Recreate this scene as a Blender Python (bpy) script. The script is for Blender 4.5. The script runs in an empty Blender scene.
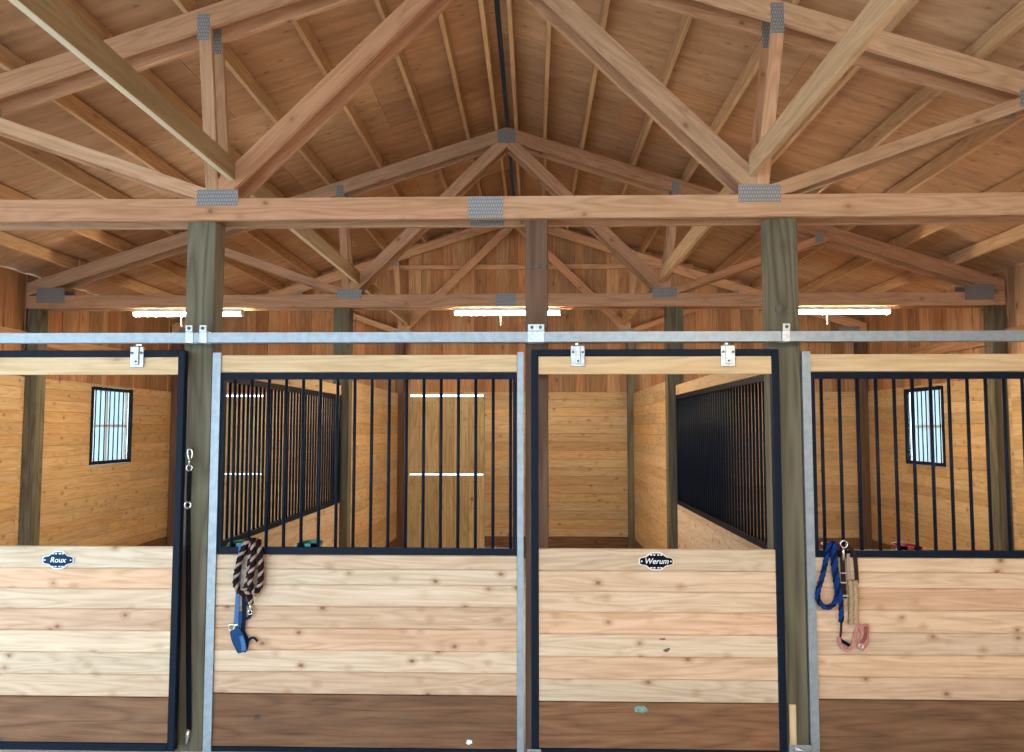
# Horse barn aisle: stall fronts, sliding doors, doubled roof trusses, purlins, back gable wall.
import bpy, bmesh, math, random
from mathutils import Matrix, Vector
random.seed(7)
SC = bpy.context.scene
COL = SC.collection
PI = math.pi

# ------------------------------------------------------------------ materials
def new_mat(name):
    m = bpy.data.materials.new(name)
    m.use_nodes = True
    nt = m.node_tree
    nt.nodes.clear()
    out = nt.nodes.new('ShaderNodeOutputMaterial')
    b = nt.nodes.new('ShaderNodeBsdfPrincipled')
    nt.links.new(b.outputs[0], out.inputs[0])
    return m, nt, b

def N(nt, t, **kw):
    n = nt.nodes.new(t)
    for k, v in kw.items():
        setattr(n, k, v)
    return n

def math_node(nt, op, a, b=None, clamp=False):
    n = N(nt, 'ShaderNodeMath', operation=op)
    n.use_clamp = clamp
    for i, v in enumerate((a, b)):
        if v is None:
            continue
        if isinstance(v, (int, float)):
            n.inputs[i].default_value = v
        else:
            nt.links.new(v, n.inputs[i])
    return n.outputs[0]

def vmath(nt, op, a, b):
    n = N(nt, 'ShaderNodeVectorMath', operation=op)
    for i, v in enumerate((a, b)):
        if isinstance(v, tuple):
            n.inputs[i].default_value = v
        else:
            nt.links.new(v, n.inputs[i])
    return n.outputs[0]

def mix(nt, fac, a, b, blend='MIX'):
    n = N(nt, 'ShaderNodeMix', data_type='RGBA', blend_type=blend)
    n.clamp_factor = True
    for i, v in ((0, fac), (6, a), (7, b)):
        if isinstance(v, (int, float)):
            n.inputs[i].default_value = v
        elif isinstance(v, tuple):
            n.inputs[i].default_value = (*v, 1) if len(v) == 3 else v
        else:
            nt.links.new(v, n.inputs[i])
    return n.outputs[2]

def ramp(nt, fac, stops):
    n = N(nt, 'ShaderNodeValToRGB')
    e = n.color_ramp.elements
    while len(e) < len(stops):
        e.new(0.5)
    for k, (p, c) in enumerate(stops):
        e[k].position = p
        e[k].color = (*c, 1) if len(c) == 3 else c
    nt.links.new(fac, n.inputs[0])
    return n.outputs[0]

def wood(name, dark, mid, light, alt, knot=(.20, .085, .035), knot_amt=1.0, knot_scale=(2.3, 5.0, 6.5), knot_size=.10,
         grain=(.45, 10, 10), ring=10.0, bands=7.0, rough=.62, var=.14, alt_amt=.5, ring_amt=.5, spec=.3, blotch=0.0, blotch_col=(.2, .12, .07), bump=.12):
    """Procedural timber whose grain runs along the object's own X."""
    m, nt, b = new_mat(name)
    tc = N(nt, 'ShaderNodeTexCoord')
    at = N(nt, 'ShaderNodeAttribute', attribute_name='tint')
    oi = N(nt, 'ShaderNodeObjectInfo')
    s = math_node(nt, 'ADD', math_node(nt, 'MULTIPLY', at.outputs['Fac'], 37.0), math_node(nt, 'MULTIPLY', oi.outputs['Random'], 71.0))
    off = N(nt, 'ShaderNodeCombineXYZ')
    nt.links.new(s, off.inputs[0])
    nt.links.new(math_node(nt, 'MULTIPLY', s, .37), off.inputs[1])
    nt.links.new(math_node(nt, 'MULTIPLY', s, .61), off.inputs[2])
    P = vmath(nt, 'ADD', tc.outputs['Object'], off.outputs[0])
    n1 = N(nt, 'ShaderNodeTexNoise')
    n1.inputs['Scale'].default_value = 3.0
    n1.inputs['Detail'].default_value = 6
    n1.inputs['Roughness'].default_value = .62
    n1.inputs['Distortion'].default_value = .35
    nt.links.new(vmath(nt, 'MULTIPLY', P, grain), n1.inputs['Vector'])
    n2 = N(nt, 'ShaderNodeTexNoise')
    n2.inputs['Scale'].default_value = 1.0
    n2.inputs['Detail'].default_value = 1.5
    n2.inputs['Distortion'].default_value = .25
    nt.links.new(vmath(nt, 'MULTIPLY', P, (ring * .09, ring * .9, ring * .9)), n2.inputs['Vector'])
    band = math_node(nt, 'FRACT', math_node(nt, 'MULTIPLY', n2.outputs['Fac'], bands))
    band = math_node(nt, 'ABSOLUTE', math_node(nt, 'SUBTRACT', math_node(nt, 'MULTIPLY', band, 2.0), 1.0))
    band = math_node(nt, 'POWER', band, 1.4)
    fac = math_node(nt, 'ADD', math_node(nt, 'MULTIPLY', n1.outputs['Fac'], 1 - ring_amt * .45), math_node(nt, 'MULTIPLY', math_node(nt, 'SUBTRACT', 1.0, band), ring_amt * .45))
    col = ramp(nt, fac, [(.22, dark), (.5, mid), (.78, light)])
    # hue from board to board
    h = N(nt, 'ShaderNodeTexWhiteNoise', noise_dimensions='1D')
    nt.links.new(s, h.inputs['W'])
    sep = N(nt, 'ShaderNodeSeparateColor')
    nt.links.new(h.outputs['Color'], sep.inputs[0])
    col = mix(nt, math_node(nt, 'MULTIPLY', sep.outputs[0], alt_amt), col, alt, 'MULTIPLY')
    hv = N(nt, 'ShaderNodeHueSaturation')
    nt.links.new(math_node(nt, 'ADD', math_node(nt, 'MULTIPLY', sep.outputs[1], 2 * var), 1 - var), hv.inputs['Value'])
    nt.links.new(col, hv.inputs['Color'])
    col = hv.outputs['Color']
    if knot_amt > 0:
        v = N(nt, 'ShaderNodeTexVoronoi', feature='F1')
        v.inputs['Scale'].default_value = 1.0
        nz = N(nt, 'ShaderNodeTexNoise')
        nz.inputs['Scale'].default_value = 18
        nt.links.new(P, nz.inputs['Vector'])
        pv = vmath(nt, 'ADD', vmath(nt, 'MULTIPLY', P, knot_scale), vmath(nt, 'MULTIPLY', nz.outputs['Color'], (.10, .10, .10)))
        nt.links.new(pv, v.inputs['Vector'])
        k1 = ramp(nt, v.outputs['Distance'], [(knot_size * .45, (1, 1, 1)), (knot_size, (0, 0, 0))])
        k2 = ramp(nt, v.outputs['Distance'], [(knot_size, (1, 1, 1)), (knot_size * 2.4, (0, 0, 0))])
        col = mix(nt, math_node(nt, 'MULTIPLY', k2, .38 * knot_amt), col, tuple(c * 1.6 for c in knot))
        col = mix(nt, math_node(nt, 'MULTIPLY', k1, .85 * knot_amt), col, knot)
    if blotch > 0:
        n3 = N(nt, 'ShaderNodeTexNoise')
        n3.inputs['Scale'].default_value = 5.5
        n3.inputs['Detail'].default_value = 5
        nt.links.new(vmath(nt, 'MULTIPLY', P, (.8, 2, 2)), n3.inputs['Vector'])
        bl = ramp(nt, n3.outputs['Fac'], [(.45, (0, 0, 0)), (.68, (1, 1, 1))])
        col = mix(nt, math_node(nt, 'MULTIPLY', bl, blotch), col, blotch_col)
    nt.links.new(col, b.inputs['Base Color'])
    b.inputs['Roughness'].default_value = rough
    b.inputs['Specular IOR Level'].default_value = spec
    bp = N(nt, 'ShaderNodeBump')
    bp.inputs['Strength'].default_value = bump
    bp.inputs['Distance'].default_value = .004
    nt.links.new(fac, bp.inputs['Height'])
    nt.links.new(bp.outputs[0], b.inputs['Normal'])
    return m

def metal(name, col, rough=.4, metallic=.9, mott=.12, scale=30, spec=.5):
    m, nt, b = new_mat(name)
    tc = N(nt, 'ShaderNodeTexCoord')
    n = N(nt, 'ShaderNodeTexNoise')
    n.inputs['Scale'].default_value = scale
    n.inputs['Detail'].default_value = 4
    nt.links.new(tc.outputs['Object'], n.inputs['Vector'])
    c = ramp(nt, n.outputs['Fac'], [(.3, tuple(x * (1 - mott) for x in col)), (.7, tuple(min(1, x * (1 + mott)) for x in col))])
    nt.links.new(c, b.inputs['Base Color'])
    b.inputs['Metallic'].default_value = metallic
    b.inputs['Roughness'].default_value = rough
    b.inputs['Specular IOR Level'].default_value = spec
    return m

def plain(name, col, rough=.6, mott=.1, scale=40, **kw):
    return metal(name, col, rough, 0.0, mott, scale, **kw)

M = {}
K1 = dict(knot_scale=(5.5, 3.0, 7.5), knot_size=.115)
M['pine'] = wood('pale_pine_boards', (.46, .33, .205), (.60, .455, .305), (.72, .585, .43), (1.0, .76, .64), alt_amt=1.0, var=.11, ring=14, ring_amt=.5, **K1)
M['pine_stall'] = wood('honey_pine_boards', (.43, .275, .125), (.565, .385, .195), (.67, .49, .275), (1.0, .84, .66), alt_amt=.8, var=.13, ring=14, ring_amt=.5, **K1)
M['header'] = wood('planed_fir_header', (.52, .34, .17), (.64, .44, .24), (.73, .54, .32), (1, .9, .8), knot_amt=.7, var=.06, ring=12, ring_amt=.5)
M['fir'] = wood('framing_fir', (.36, .20, .105), (.50, .30, .168), (.60, .385, .235), (1.0, .76, .64), knot_amt=.9, knot_scale=(4.5, 4, 6), knot_size=.11, ring=11, var=.12, alt_amt=.9, ring_amt=.55)
M['purlin'] = wood('purlin_fir', (.40, .24, .115), (.52, .335, .18), (.63, .435, .25), (1.0, .85, .74), knot_amt=.6, ring=11, var=.12, alt_amt=.8, ring_amt=.5)
M['ply'] = wood('roof_plywood', (.33, .20, .11), (.455, .285, .165), (.56, .375, .23), (1.0, .82, .69), knot=(.13, .055, .025), knot_scale=(5.0, 8.0, 3.0), knot_size=.10, knot_amt=.75,
                grain=(.7, 6, 6), ring=3.4, bands=6.0, ring_amt=.4, var=.14, alt_amt=.9, bump=.03, rough=.8, blotch=.35, blotch_col=(.29, .155, .08))
M['siding'] = wood('rough_fir_siding', (.29, .155, .072), (.41, .235, .12), (.53, .33, .185), (1.0, .78, .62), knot=(.09, .035, .015), knot_amt=.7, ring=9, var=.26, alt_amt=1.0, rough=.8)
M['kick'] = wood('treated_kick_board', (.085, .036, .015), (.175, .082, .036), (.25, .13, .062), (1.0, .85, .7), knot=(.05, .025, .015), knot_amt=.8, knot_scale=(3.5, 3, 5), var=.12, blotch=.35, blotch_col=(.14, .08, .042), ring=9,
                 grain=(.8, 14, 14))
M['post'] = wood('treated_green_post', (.085, .068, .04), (.14, .118, .073), (.20, .172, .11), (.95, .95, .85), knot=(.04, .03, .017), knot_amt=.7, knot_scale=(3, 4.5, 4.5), ring=6, bands=9, ring_amt=.75, var=.10, rough=.75)
M['brownpost'] = wood('treated_brown_post', (.08, .04, .024), (.125, .068, .04), (.175, .10, .06), (.95, .9, .85), knot=(.04, .02, .012), knot_amt=.5, ring=7, var=.05, rough=.75)
M['fir_olive'] = wood('olive_fir', (.25, .165, .08), (.34, .235, .12), (.43, .31, .17), (1, .95, .9), knot_amt=.8, knot_scale=(4.5, 4, 6), ring=9, ring_amt=.5, var=.05)
M['lit_under'] = wood('pale_lit_underside', (.66, .54, .36), (.74, .62, .44), (.80, .69, .52), (1, .97, .92), knot_amt=.3, ring=9, ring_amt=.3, var=.04)  # underside of left bracing boards, light from below put into the colour
M['vertical'] = wood('dutch_door_boards', (.40, .265, .115), (.52, .37, .18), (.63, .48, .26), (.95, .95, .80), knot_amt=1.0, knot_scale=(4.0, 4, 5), ring=9, ring_amt=.7, var=.10)
M['raw'] = wood('raw_lath', (.60, .44, .22), (.70, .54, .30), (.78, .62, .38), (1, 1, 1), knot_amt=0)
M['galv'] = metal('galvanised_steel', (.33, .365, .385), .5, .55, .12, 25)
M['zinc'] = metal('zinc_plate', (.50, .52, .51), .42, .65, .2, 45)
M['black'] = metal('black_powder_coat', (.006, .0105, .020), .5, 0.0, .2, 30, .10)
M['vent'] = plain('black_vent', (.006, .006, .007), .9)
M['silver'] = metal('nickel_hardware', (.75, .74, .70), .25, .9, .08, 60)
M['bolt'] = metal('dark_bolt', (.10, .085, .075), .5, .6)
M['white'] = plain('white_enamel', (.80, .81, .80), .45, .03)
M['teal'] = plain('teal_plastic', (.015, .22, .19), .4, .05)
M['red'] = plain('red_plastic', (.30, .012, .018), .4, .05)
M['rubber'] = plain('black_webbing', (.005, .0055, .009), .8, .2, 90, spec=.08)
M['bluenylon'] = plain('blue_nylon', (.012, .050, .135), .7, .25, 120, spec=.15)
M['lightblue'] = plain('light_blue_nylon', (.06, .145, .32), .7, .15, 120, spec=.15)
M['navy'] = plain('navy_nylon', (.006, .010, .028), .7, .2, 120, spec=.1)
M['ropeblue'] = plain('blue_rope', (.007, .034, .15), .8, .35, 160, spec=.1)
M['ropenavy'] = plain('navy_rope', (.004, .008, .030), .8, .3, 160, spec=.1)
M['ropebrown'] = plain('brown_rope', (.016, .009, .008), .85, .3, 160, spec=.1)
M['ropetan'] = plain('tan_rope', (.36, .25, .20), .85, .2, 160, spec=.1)
M['leather'] = plain('brown_leather', (.028, .013, .008), .6, .25, 60, spec=.15)
M['fleece'] = plain('tan_fleece', (.40, .27, .15), .95, .4, 130, spec=.05)
M['pink'] = plain('pink_fleece', (.47, .19, .15), .9, .3, 90, spec=.05)
M['pinkdark'] = plain('rose_leather', (.25, .085, .065), .75, .3, 80, spec=.1)
M['tealpaint'] = plain('teal_paint', (.16, .26, .20), .7, .3, 60)
M['scuff'] = plain('grey_scuff', (.12, .10, .07), .9, .3, 60)

def mk_plate():
    m, nt, b = new_mat('truss_plate_steel')
    tc = N(nt, 'ShaderNodeTexCoord')
    br = N(nt, 'ShaderNodeTexBrick')
    br.inputs['Scale'].default_value = 1.0
    br.inputs['Color1'].default_value = (.36, .35, .34, 1)
    br.inputs['Color2'].default_value = (.31, .30, .29, 1)
    br.inputs['Mortar'].default_value = (.20, .19, .18, 1)
    br.inputs['Mortar Size'].default_value = .004
    br.inputs['Brick Width'].default_value = .016
    br.inputs['Row Height'].default_value = .024
    mp = N(nt, 'ShaderNodeMapping')
    mp.inputs['Rotation'].default_value = (PI / 2, 0, 0)
    nt.links.new(tc.outputs['Object'], mp.inputs[0])
    nt.links.new(mp.outputs[0], br.inputs['Vector'])
    nt.links.new(br.outputs['Color'], b.inputs['Base Color'])
    b.inputs['Metallic'].default_value = .3
    b.inputs['Roughness'].default_value = .5
    return m
M['plate'] = mk_plate()

def mk_concrete():
    m, nt, b = new_mat('aisle_concrete')
    tc = N(nt, 'ShaderNodeTexCoord')
    n = N(nt, 'ShaderNodeTexNoise')
    n.inputs['Scale'].default_value = 3
    n.inputs['Detail'].default_value = 8
    nt.links.new(tc.outputs['Object'], n.inputs['Vector'])
    nt.links.new(ramp(nt, n.outputs['Fac'], [(.3, (.50, .50, .49)), (.7, (.62, .62, .60))]), b.inputs['Base Color'])
    b.inputs['Roughness'].default_value = .8
    return m
M['concrete'] = mk_concrete()

def mk_ground():
    m, nt, b = new_mat('gravel_yard')
    tc = N(nt, 'ShaderNodeTexCoord')
    n = N(nt, 'ShaderNodeTexNoise')
    n.inputs['Scale'].default_value = 1.3
    n.inputs['Detail'].default_value = 8
    nt.links.new(tc.outputs['Object'], n.inputs['Vector'])
    nt.links.new(ramp(nt, n.outputs['Fac'], [(.35, (.44, .44, .41)), (.7, (.58, .58, .54))]), b.inputs['Base Color'])
    b.inputs['Roughness'].default_value = .9
    return m
M['ground'] = mk_ground()

def mk_emit(name, col, strength):
    m, nt, b = new_mat(name)
    b.inputs['Base Color'].default_value = (.9, .9, .9, 1)
    b.inputs['Emission Color'].default_value = (*col, 1)
    b.inputs['Emission Strength'].default_value = strength
    return m
LED = 180.0
M['led'] = mk_emit('led_lens', (1.0, .84, .62), LED)

def mk_glass():
    m = bpy.data.materials.new('window_glass')
    m.use_nodes = True
    nt = m.node_tree
    nt.nodes.clear()
    out = N(nt, 'ShaderNodeOutputMaterial')
    g = N(nt, 'ShaderNodeBsdfGlossy')
    g.inputs['Roughness'].default_value = .05
    t = N(nt, 'ShaderNodeBsdfTransparent')
    t.inputs['Color'].default_value = (.86, .97, .97, 1)
    tl = N(nt, 'ShaderNodeBsdfTranslucent')
    tl.inputs['Color'].default_value = (.92, .98, .97, 1)
    m2 = N(nt, 'ShaderNodeMixShader')
    m2.inputs[0].default_value = .55
    nt.links.new(t.outputs[0], m2.inputs[1])
    nt.links.new(tl.outputs[0], m2.inputs[2])
    f = N(nt, 'ShaderNodeFresnel')
    mx = N(nt, 'ShaderNodeMixShader')
    nt.links.new(f.outputs[0], mx.inputs[0])
    nt.links.new(m2.outputs[0], mx.inputs[1])
    nt.links.new(g.outputs[0], mx.inputs[2])
    nt.links.new(mx.outputs[0], out.inputs[0])
    return m
M['glass'] = mk_glass()

# ------------------------------------------------------------------ mesh helpers
class MB:
    def __init__(self):
        self.v, self.f, self.t, self.mi = [], [], [], []
    def poly(self, verts, faces, tint=None, mi=0):
        t = random.uniform(-1, 1) if tint is None else tint
        n = len(self.v)
        self.v += [tuple(p) for p in verts]
        for f in faces:
            self.f.append(tuple(n + i for i in f))
            self.t.append(t)
            self.mi.append(mi)
        return self
    def box(self, x0, x1, y0, y1, z0, z1, c=0.0, tint=None, mi=0):
        """Axis-aligned box; c chamfers the four edges that run along X."""
        if c <= 0:
            vs = [(x, y, z) for x in (x0, x1) for y in (y0, y1) for z in (z0, z1)]
            fs = [(0, 1, 3, 2), (4, 6, 7, 5), (0, 4, 5, 1), (2, 3, 7, 6), (0, 2, 6, 4), (1, 5, 7, 3)]
            return self.poly(vs, fs, tint, mi)
        ring = [(y0 + c, z0), (y1 - c, z0), (y1, z0 + c), (y1, z1 - c), (y1 - c, z1), (y0 + c, z1), (y0, z1 - c), (y0, z0 + c)]
        vs = [(x0, y, z) for y, z in ring] + [(x1, y, z) for y, z in ring]
        fs = [(i, (i + 1) % 8, 8 + (i + 1) % 8, 8 + i) for i in range(8)]
        fs += [tuple(range(7, -1, -1)), tuple(range(8, 16))]
        return self.poly(vs, fs, tint, mi)
    def prism(self, pts, y0, y1, tint=None, mi=0):
        """pts in the XZ plane, pushed through Y."""
        n = len(pts)
        vs = [(x, y0, z) for x, z in pts] + [(x, y1, z) for x, z in pts]
        fs = [tuple(range(n)), tuple(range(2 * n - 1, n - 1, -1))]
        fs += [(i, n + i, n + (i + 1) % n, (i + 1) % n) for i in range(n)]
        return self.poly(vs, fs, tint, mi)
    def tube(self, path, r, n=8, cap=True, tint=0, mi=0, closed=False):
        path = [Vector(p) for p in path]
        L = len(path)
        rings, up = [], None
        for i, p in enumerate(path):
            if closed:
                d = path[(i + 1) % L] - path[i - 1]
            else:
                d = path[min(i + 1, L - 1)] - path[max(i - 1, 0)]
            d.normalize()
            if up is None:
                up = Vector((0, 0, 1)) if abs(d.z) < .9 else Vector((0, 1, 0))
            up = (up - d * up.dot(d)).normalized()
            s = d.cross(up)
            rr = r[i] if isinstance(r, (list, tuple)) else r
            rings.append([p + (up * math.cos(2 * PI * k / n) + s * math.sin(2 * PI * k / n)) * rr for k in range(n)])
        vs = [q for ring in rings for q in ring]
        fs = []
        for i in range(L if closed else L - 1):
            j = (i + 1) % L
            fs += [(i * n + k, i * n + (k + 1) % n, j * n + (k + 1) % n, j * n + k) for k in range(n)]
        if cap and not closed:
            fs += [tuple(range(n - 1, -1, -1)), tuple((L - 1) * n + k for k in range(n))]
        return self.poly(vs, fs, tint, mi)
    def ribbon(self, path, w, t=.004, tint=0, mi=0):
        """Flat strap facing -Y; path of (x, y, z); w width (or list)."""
        path = [Vector(p) for p in path]
        L = len(path)
        vs, fs = [], []
        for i, p in enumerate(path):
            d = path[min(i + 1, L - 1)] - path[max(i - 1, 0)]
            d.y = 0
            d.normalize()
            s = Vector((d.z, 0, -d.x))
            ww = (w[i] if isinstance(w, (list, tuple)) else w) / 2
            for a, yy in ((-1, -t / 2), (1, -t / 2), (1, t / 2), (-1, t / 2)):
                vs.append(p + s * ww * a + Vector((0, yy, 0)))
        for i in range(L - 1):
            a, b = 4 * i, 4 * i + 4
            fs += [(a + k, a + (k + 1) % 4, b + (k + 1) % 4, b + k) for k in range(4)]
        fs += [(3, 2, 1, 0), tuple(4 * (L - 1) + k for k in range(4))]
        return self.poly(vs, fs, tint, mi)
    def rope(self, path, r, mis, turns_per_m=14, step=.012):
        """Three-strand twisted rope along a path; mis are the strands' material slots."""
        p = smooth_path(path, step)
        n = len(p)
        up = None
        axes, dist, acc = [], [], 0
        for i in range(n):
            d = (p[min(i + 1, n - 1)] - p[max(i - 1, 0)]).normalized()
            if up is None:
                up = Vector((0, 1, 0)) if abs(d.y) < .9 else Vector((1, 0, 0))
            up = (up - d * up.dot(d)).normalized()
            axes.append((up.copy(), d.cross(up)))
            if i:
                acc += (p[i] - p[i - 1]).length
            dist.append(acc)
        for k, mi in enumerate(mis):
            q = []
            for i in range(n):
                a = dist[i] * turns_per_m * 2 * PI + k * 2 * PI / len(mis)
                q.append(p[i] + (axes[i][0] * math.cos(a) + axes[i][1] * math.sin(a)) * r * .52)
            self.tube(q, r * .56, 7, True, 0, mi)
        return self
    def make(self, name, mats, smooth=False):
        me = bpy.data.meshes.new(name)
        me.from_pydata(self.v, [], self.f)
        a = me.attributes.new('tint', 'FLOAT', 'FACE')
        a.data.foreach_set('value', self.t)
        for m in (mats if isinstance(mats, (list, tuple)) else [mats]):
            me.materials.append(m)
        me.polygons.foreach_set('material_index', self.mi)
        bm = bmesh.new()
        bm.from_mesh(me)
        bmesh.ops.recalc_face_normals(bm, faces=bm.faces)
        bm.to_mesh(me)
        bm.free()
        if smooth:
            me.polygons.foreach_set('use_smooth', [True] * len(me.polygons))
        me.update()
        return me

def smooth_path(pts, step=.012, closed=False):
    P = [Vector(p) for p in pts]
    out = []
    n = len(P)
    for i in range(n if closed else n - 1):
        if closed:
            a, b, c, d = P[i - 1], P[i], P[(i + 1) % n], P[(i + 2) % n]
        else:
            a, b, c, d = P[max(i - 1, 0)], P[i], P[i + 1], P[min(i + 2, n - 1)]
        k = max(2, int((c - b).length / step))
        for j in range(k):
            t = j / k
            out.append(.5 * ((2 * b) + (c - a) * t + (2 * a - 5 * b + 4 * c - d) * t * t + (3 * b - a - 3 * c + d) * t ** 3))
    if not closed:
        out.append(P[-1])
    return out

def link(name, me, parent=None, mat4=None):
    o = bpy.data.objects.new(name, me)
    COL.objects.link(o)
    if parent is not None:
        o.parent = parent
    if mat4 is not None:
        o.matrix_basis = mat4
    return o

def put(name, mb, mats, parent=None, mat4=None, smooth=False, bevel=0):
    o = link(name, mb.make(name, mats, smooth), parent, mat4)
    if bevel:
        b = o.modifiers.new('edge', 'BEVEL')
        b.width = bevel
        b.segments = 1
        b.limit_method = 'ANGLE'
    return o

def thing(name, label, cat, loc=(0, 0, 0), group=None):
    o = bpy.data.objects.new(name, None)
    o.empty_display_size = .1
    COL.objects.link(o)
    o.location = loc
    return tag(o, label, cat, group)

def tag(o, label, cat, group=None):
    o['label'] = label
    o['category'] = cat
    if group:
        o['group'] = group
    return o

def struct(name, loc=(0, 0, 0), mb=None, mats=None, label=None, cat=None):
    if mb is None:
        o = bpy.data.objects.new(name, None)
        COL.objects.link(o)
        o.location = loc
    else:
        o = put(name, mb, mats, None, Matrix.Translation(loc))
    o['kind'] = 'structure'
    if label:
        o['label'] = label
        o['category'] = cat
    return o

def basis(origin, xa, ya):
    xa, ya = Vector(xa).normalized(), Vector(ya).normalized()
    za = xa.cross(ya)
    return Matrix(((xa.x, ya.x, za.x, origin[0]), (xa.y, ya.y, za.y, origin[1]), (xa.z, ya.z, za.z, origin[2]), (0, 0, 0, 1)))

def rel(parent, m):
    """A world matrix as a matrix under an unrotated parent."""
    return Matrix.Translation(-parent.location) @ m if parent is not None else m

def stick(name, mat, parent, p0, p1, w, h, side=(0, 1, 0), bevel=.003):
    """Sawn timber from p0 to p1 (centre line); w along 'side', h across it; grain along it."""
    p0, p1 = Vector(p0), Vector(p1)
    d = p1 - p0
    mb = MB().box(0, d.length, -w / 2, w / 2, -h / 2, h / 2, tint=random.uniform(-1, 1))
    return put(name, mb, mat, parent, rel(parent, basis(p0, d, side)), bevel=bevel)

def clip(poly, nx, nz, c):
    """Keep the part of a polygon where nx*x + nz*z <= c."""
    out = []
    for i in range(len(poly)):
        a, b = poly[i], poly[(i + 1) % len(poly)]
        da, db = nx * a[0] + nz * a[1] - c, nx * b[0] + nz * b[1] - c
        if da <= 0:
            out.append(a)
        if da * db < 0:
            t = da / (da - db)
            out.append((a[0] + (b[0] - a[0]) * t, a[1] + (b[1] - a[1]) * t))
    return out

def strip(x0, z0, x1, z1, w, ext=.6):
    d = Vector((x1 - x0, z1 - z0)).normalized()
    n = Vector((-d.y, d.x)) * w / 2
    a, b = Vector((x0, z0)) - d * ext, Vector((x1, z1)) + d * ext
    return [tuple(a + n), tuple(b + n), tuple(b - n), tuple(a - n)]

# ------------------------------------------------------------------ main dimensions
RX = -.302                # ridge line
SL = .323                # roof slope
APEX = 5.37              # top of the top chords at the ridge
CB, CT = 3.343, 3.487    # bottom chord
TCV = .150               # top chord measured plumb
WL, WR = -5.69, 5.11     # inner faces of the long walls
T1, T2, T3 = -.038, 3.62, 7.28    # front faces of the trusses
PD = .157                # post depth
def top_z(x):
    return APEX - SL * abs(x - RX)

# ------------------------------------------------------------------ setting
struct('floor', (0, 0, 0), MB().box(-5.9, 5.32, -9.2, 7.5, -.12, 0), M['concrete'])
struct('ground', (0, 0, 0), MB().box(-60, 60, -60, 60, -.4, -.13), M['ground'])

# roof sheathing: plywood panels with the grain up the slope
ceil = struct('ceiling', (RX, 0, APEX))
ang = math.atan(SL)
PH = .142                # purlin height
for sgn in (-1, 1):
    mb = MB()
    y, k = -9.2, 0
    while y < 7.6:
        x = .022 - (1.22 if k % 2 else 0)
        while x < 6.6:
            a, b = max(x, .022), min(x + 2.44, 6.6)
            if b - a > .05:
                mb.box(a + .0015, b - .0015, y + .0015, min(y + 1.22, 7.62) - .0015, 0, .014)
            x += 2.44
        y += 1.22
        k += 1
    mb.box(.022, 6.6, -9.2, 7.62, .016, .03, tint=0)
    m = Matrix.Translation((0, 0, PH + .001)) @ basis((0, 0, 0), (sgn * math.cos(ang), 0, -math.sin(ang)), (0, 1, 0) if sgn > 0 else (0, 1, 0))
    if sgn < 0:      # keep the panel above the purlins on the other slope
        m = m @ Matrix.Scale(-1, 4, (0, 0, 1))
    put('plywood_sheathing', mb, M['ply'], ceil, m)
put('ridge_vent', MB().box(-.17, .17, -9.2, 7.6, PH + .035, PH + .06), M['vent'], ceil)

def tongue_rows(z0, z1, pitch=.133):
    rows, z = [], z0
    while z < z1 - .02:
        rows.append((z, min(z + pitch, z1)))
        z += pitch
    return rows

def plank_rows(mb, x0, x1, z0, z1, y0, y1, pitch=.133, hole=None, joints=True, c=.005):
    """Tongue and groove boards running along X; hole = (x0, x1, z0, z1) left open."""
    for a, b in tongue_rows(z0, z1, pitch):
        parts = [(x0, x1, a, b)]
        if hole and a < hole[3] and b > hole[2]:
            parts = [(x0, hole[0], a, b), (hole[1], x1, a, b)]
            if a < hole[2] - .004:
                parts.append((hole[0], hole[1], a, hole[2]))
            if b > hole[3] + .004:
                parts.append((hole[0], hole[1], hole[3], b))
        for p in parts:
            cuts = [p[0]]
            if joints and p[1] - p[0] > 2.2:
                cuts.append(p[0] + random.uniform(.25, .75) * (p[1] - p[0]))
            cuts.append(p[1])
            for q, r in zip(cuts, cuts[1:]):
                if p[3] - p[2] > .012:
                    mb.box(q + .0005, r - .0005, y0, y1, p[2] + .0005, p[3] - .0005, c)
    return mb

def siding(x0, x1, z0, z1fn, hole=None):
    """Upright boards in local space: X is height, Y runs along the wall, Z is thickness (0 inside face)."""
    mb, y, k = MB(), x0, 0
    while y < x1 - .01:
        e = min(y + .175, x1)
        zt = min(z1fn(y), z1fn(e))
        proud = -.019 if k % 2 else 0
        segs = [(z0, zt)]
        if hole and y < hole[1] and e > hole[0]:
            segs = [(z0, hole[2]), (hole[3], zt)]
        for a, b in segs:
            if b - a > .03:
                mb.box(a, b, y - (.012 if k % 2 else 0), e + (.012 if k % 2 else 0), proud + .001, proud + .018)
        y, k = y + .175, k + 1
    return mb

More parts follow.
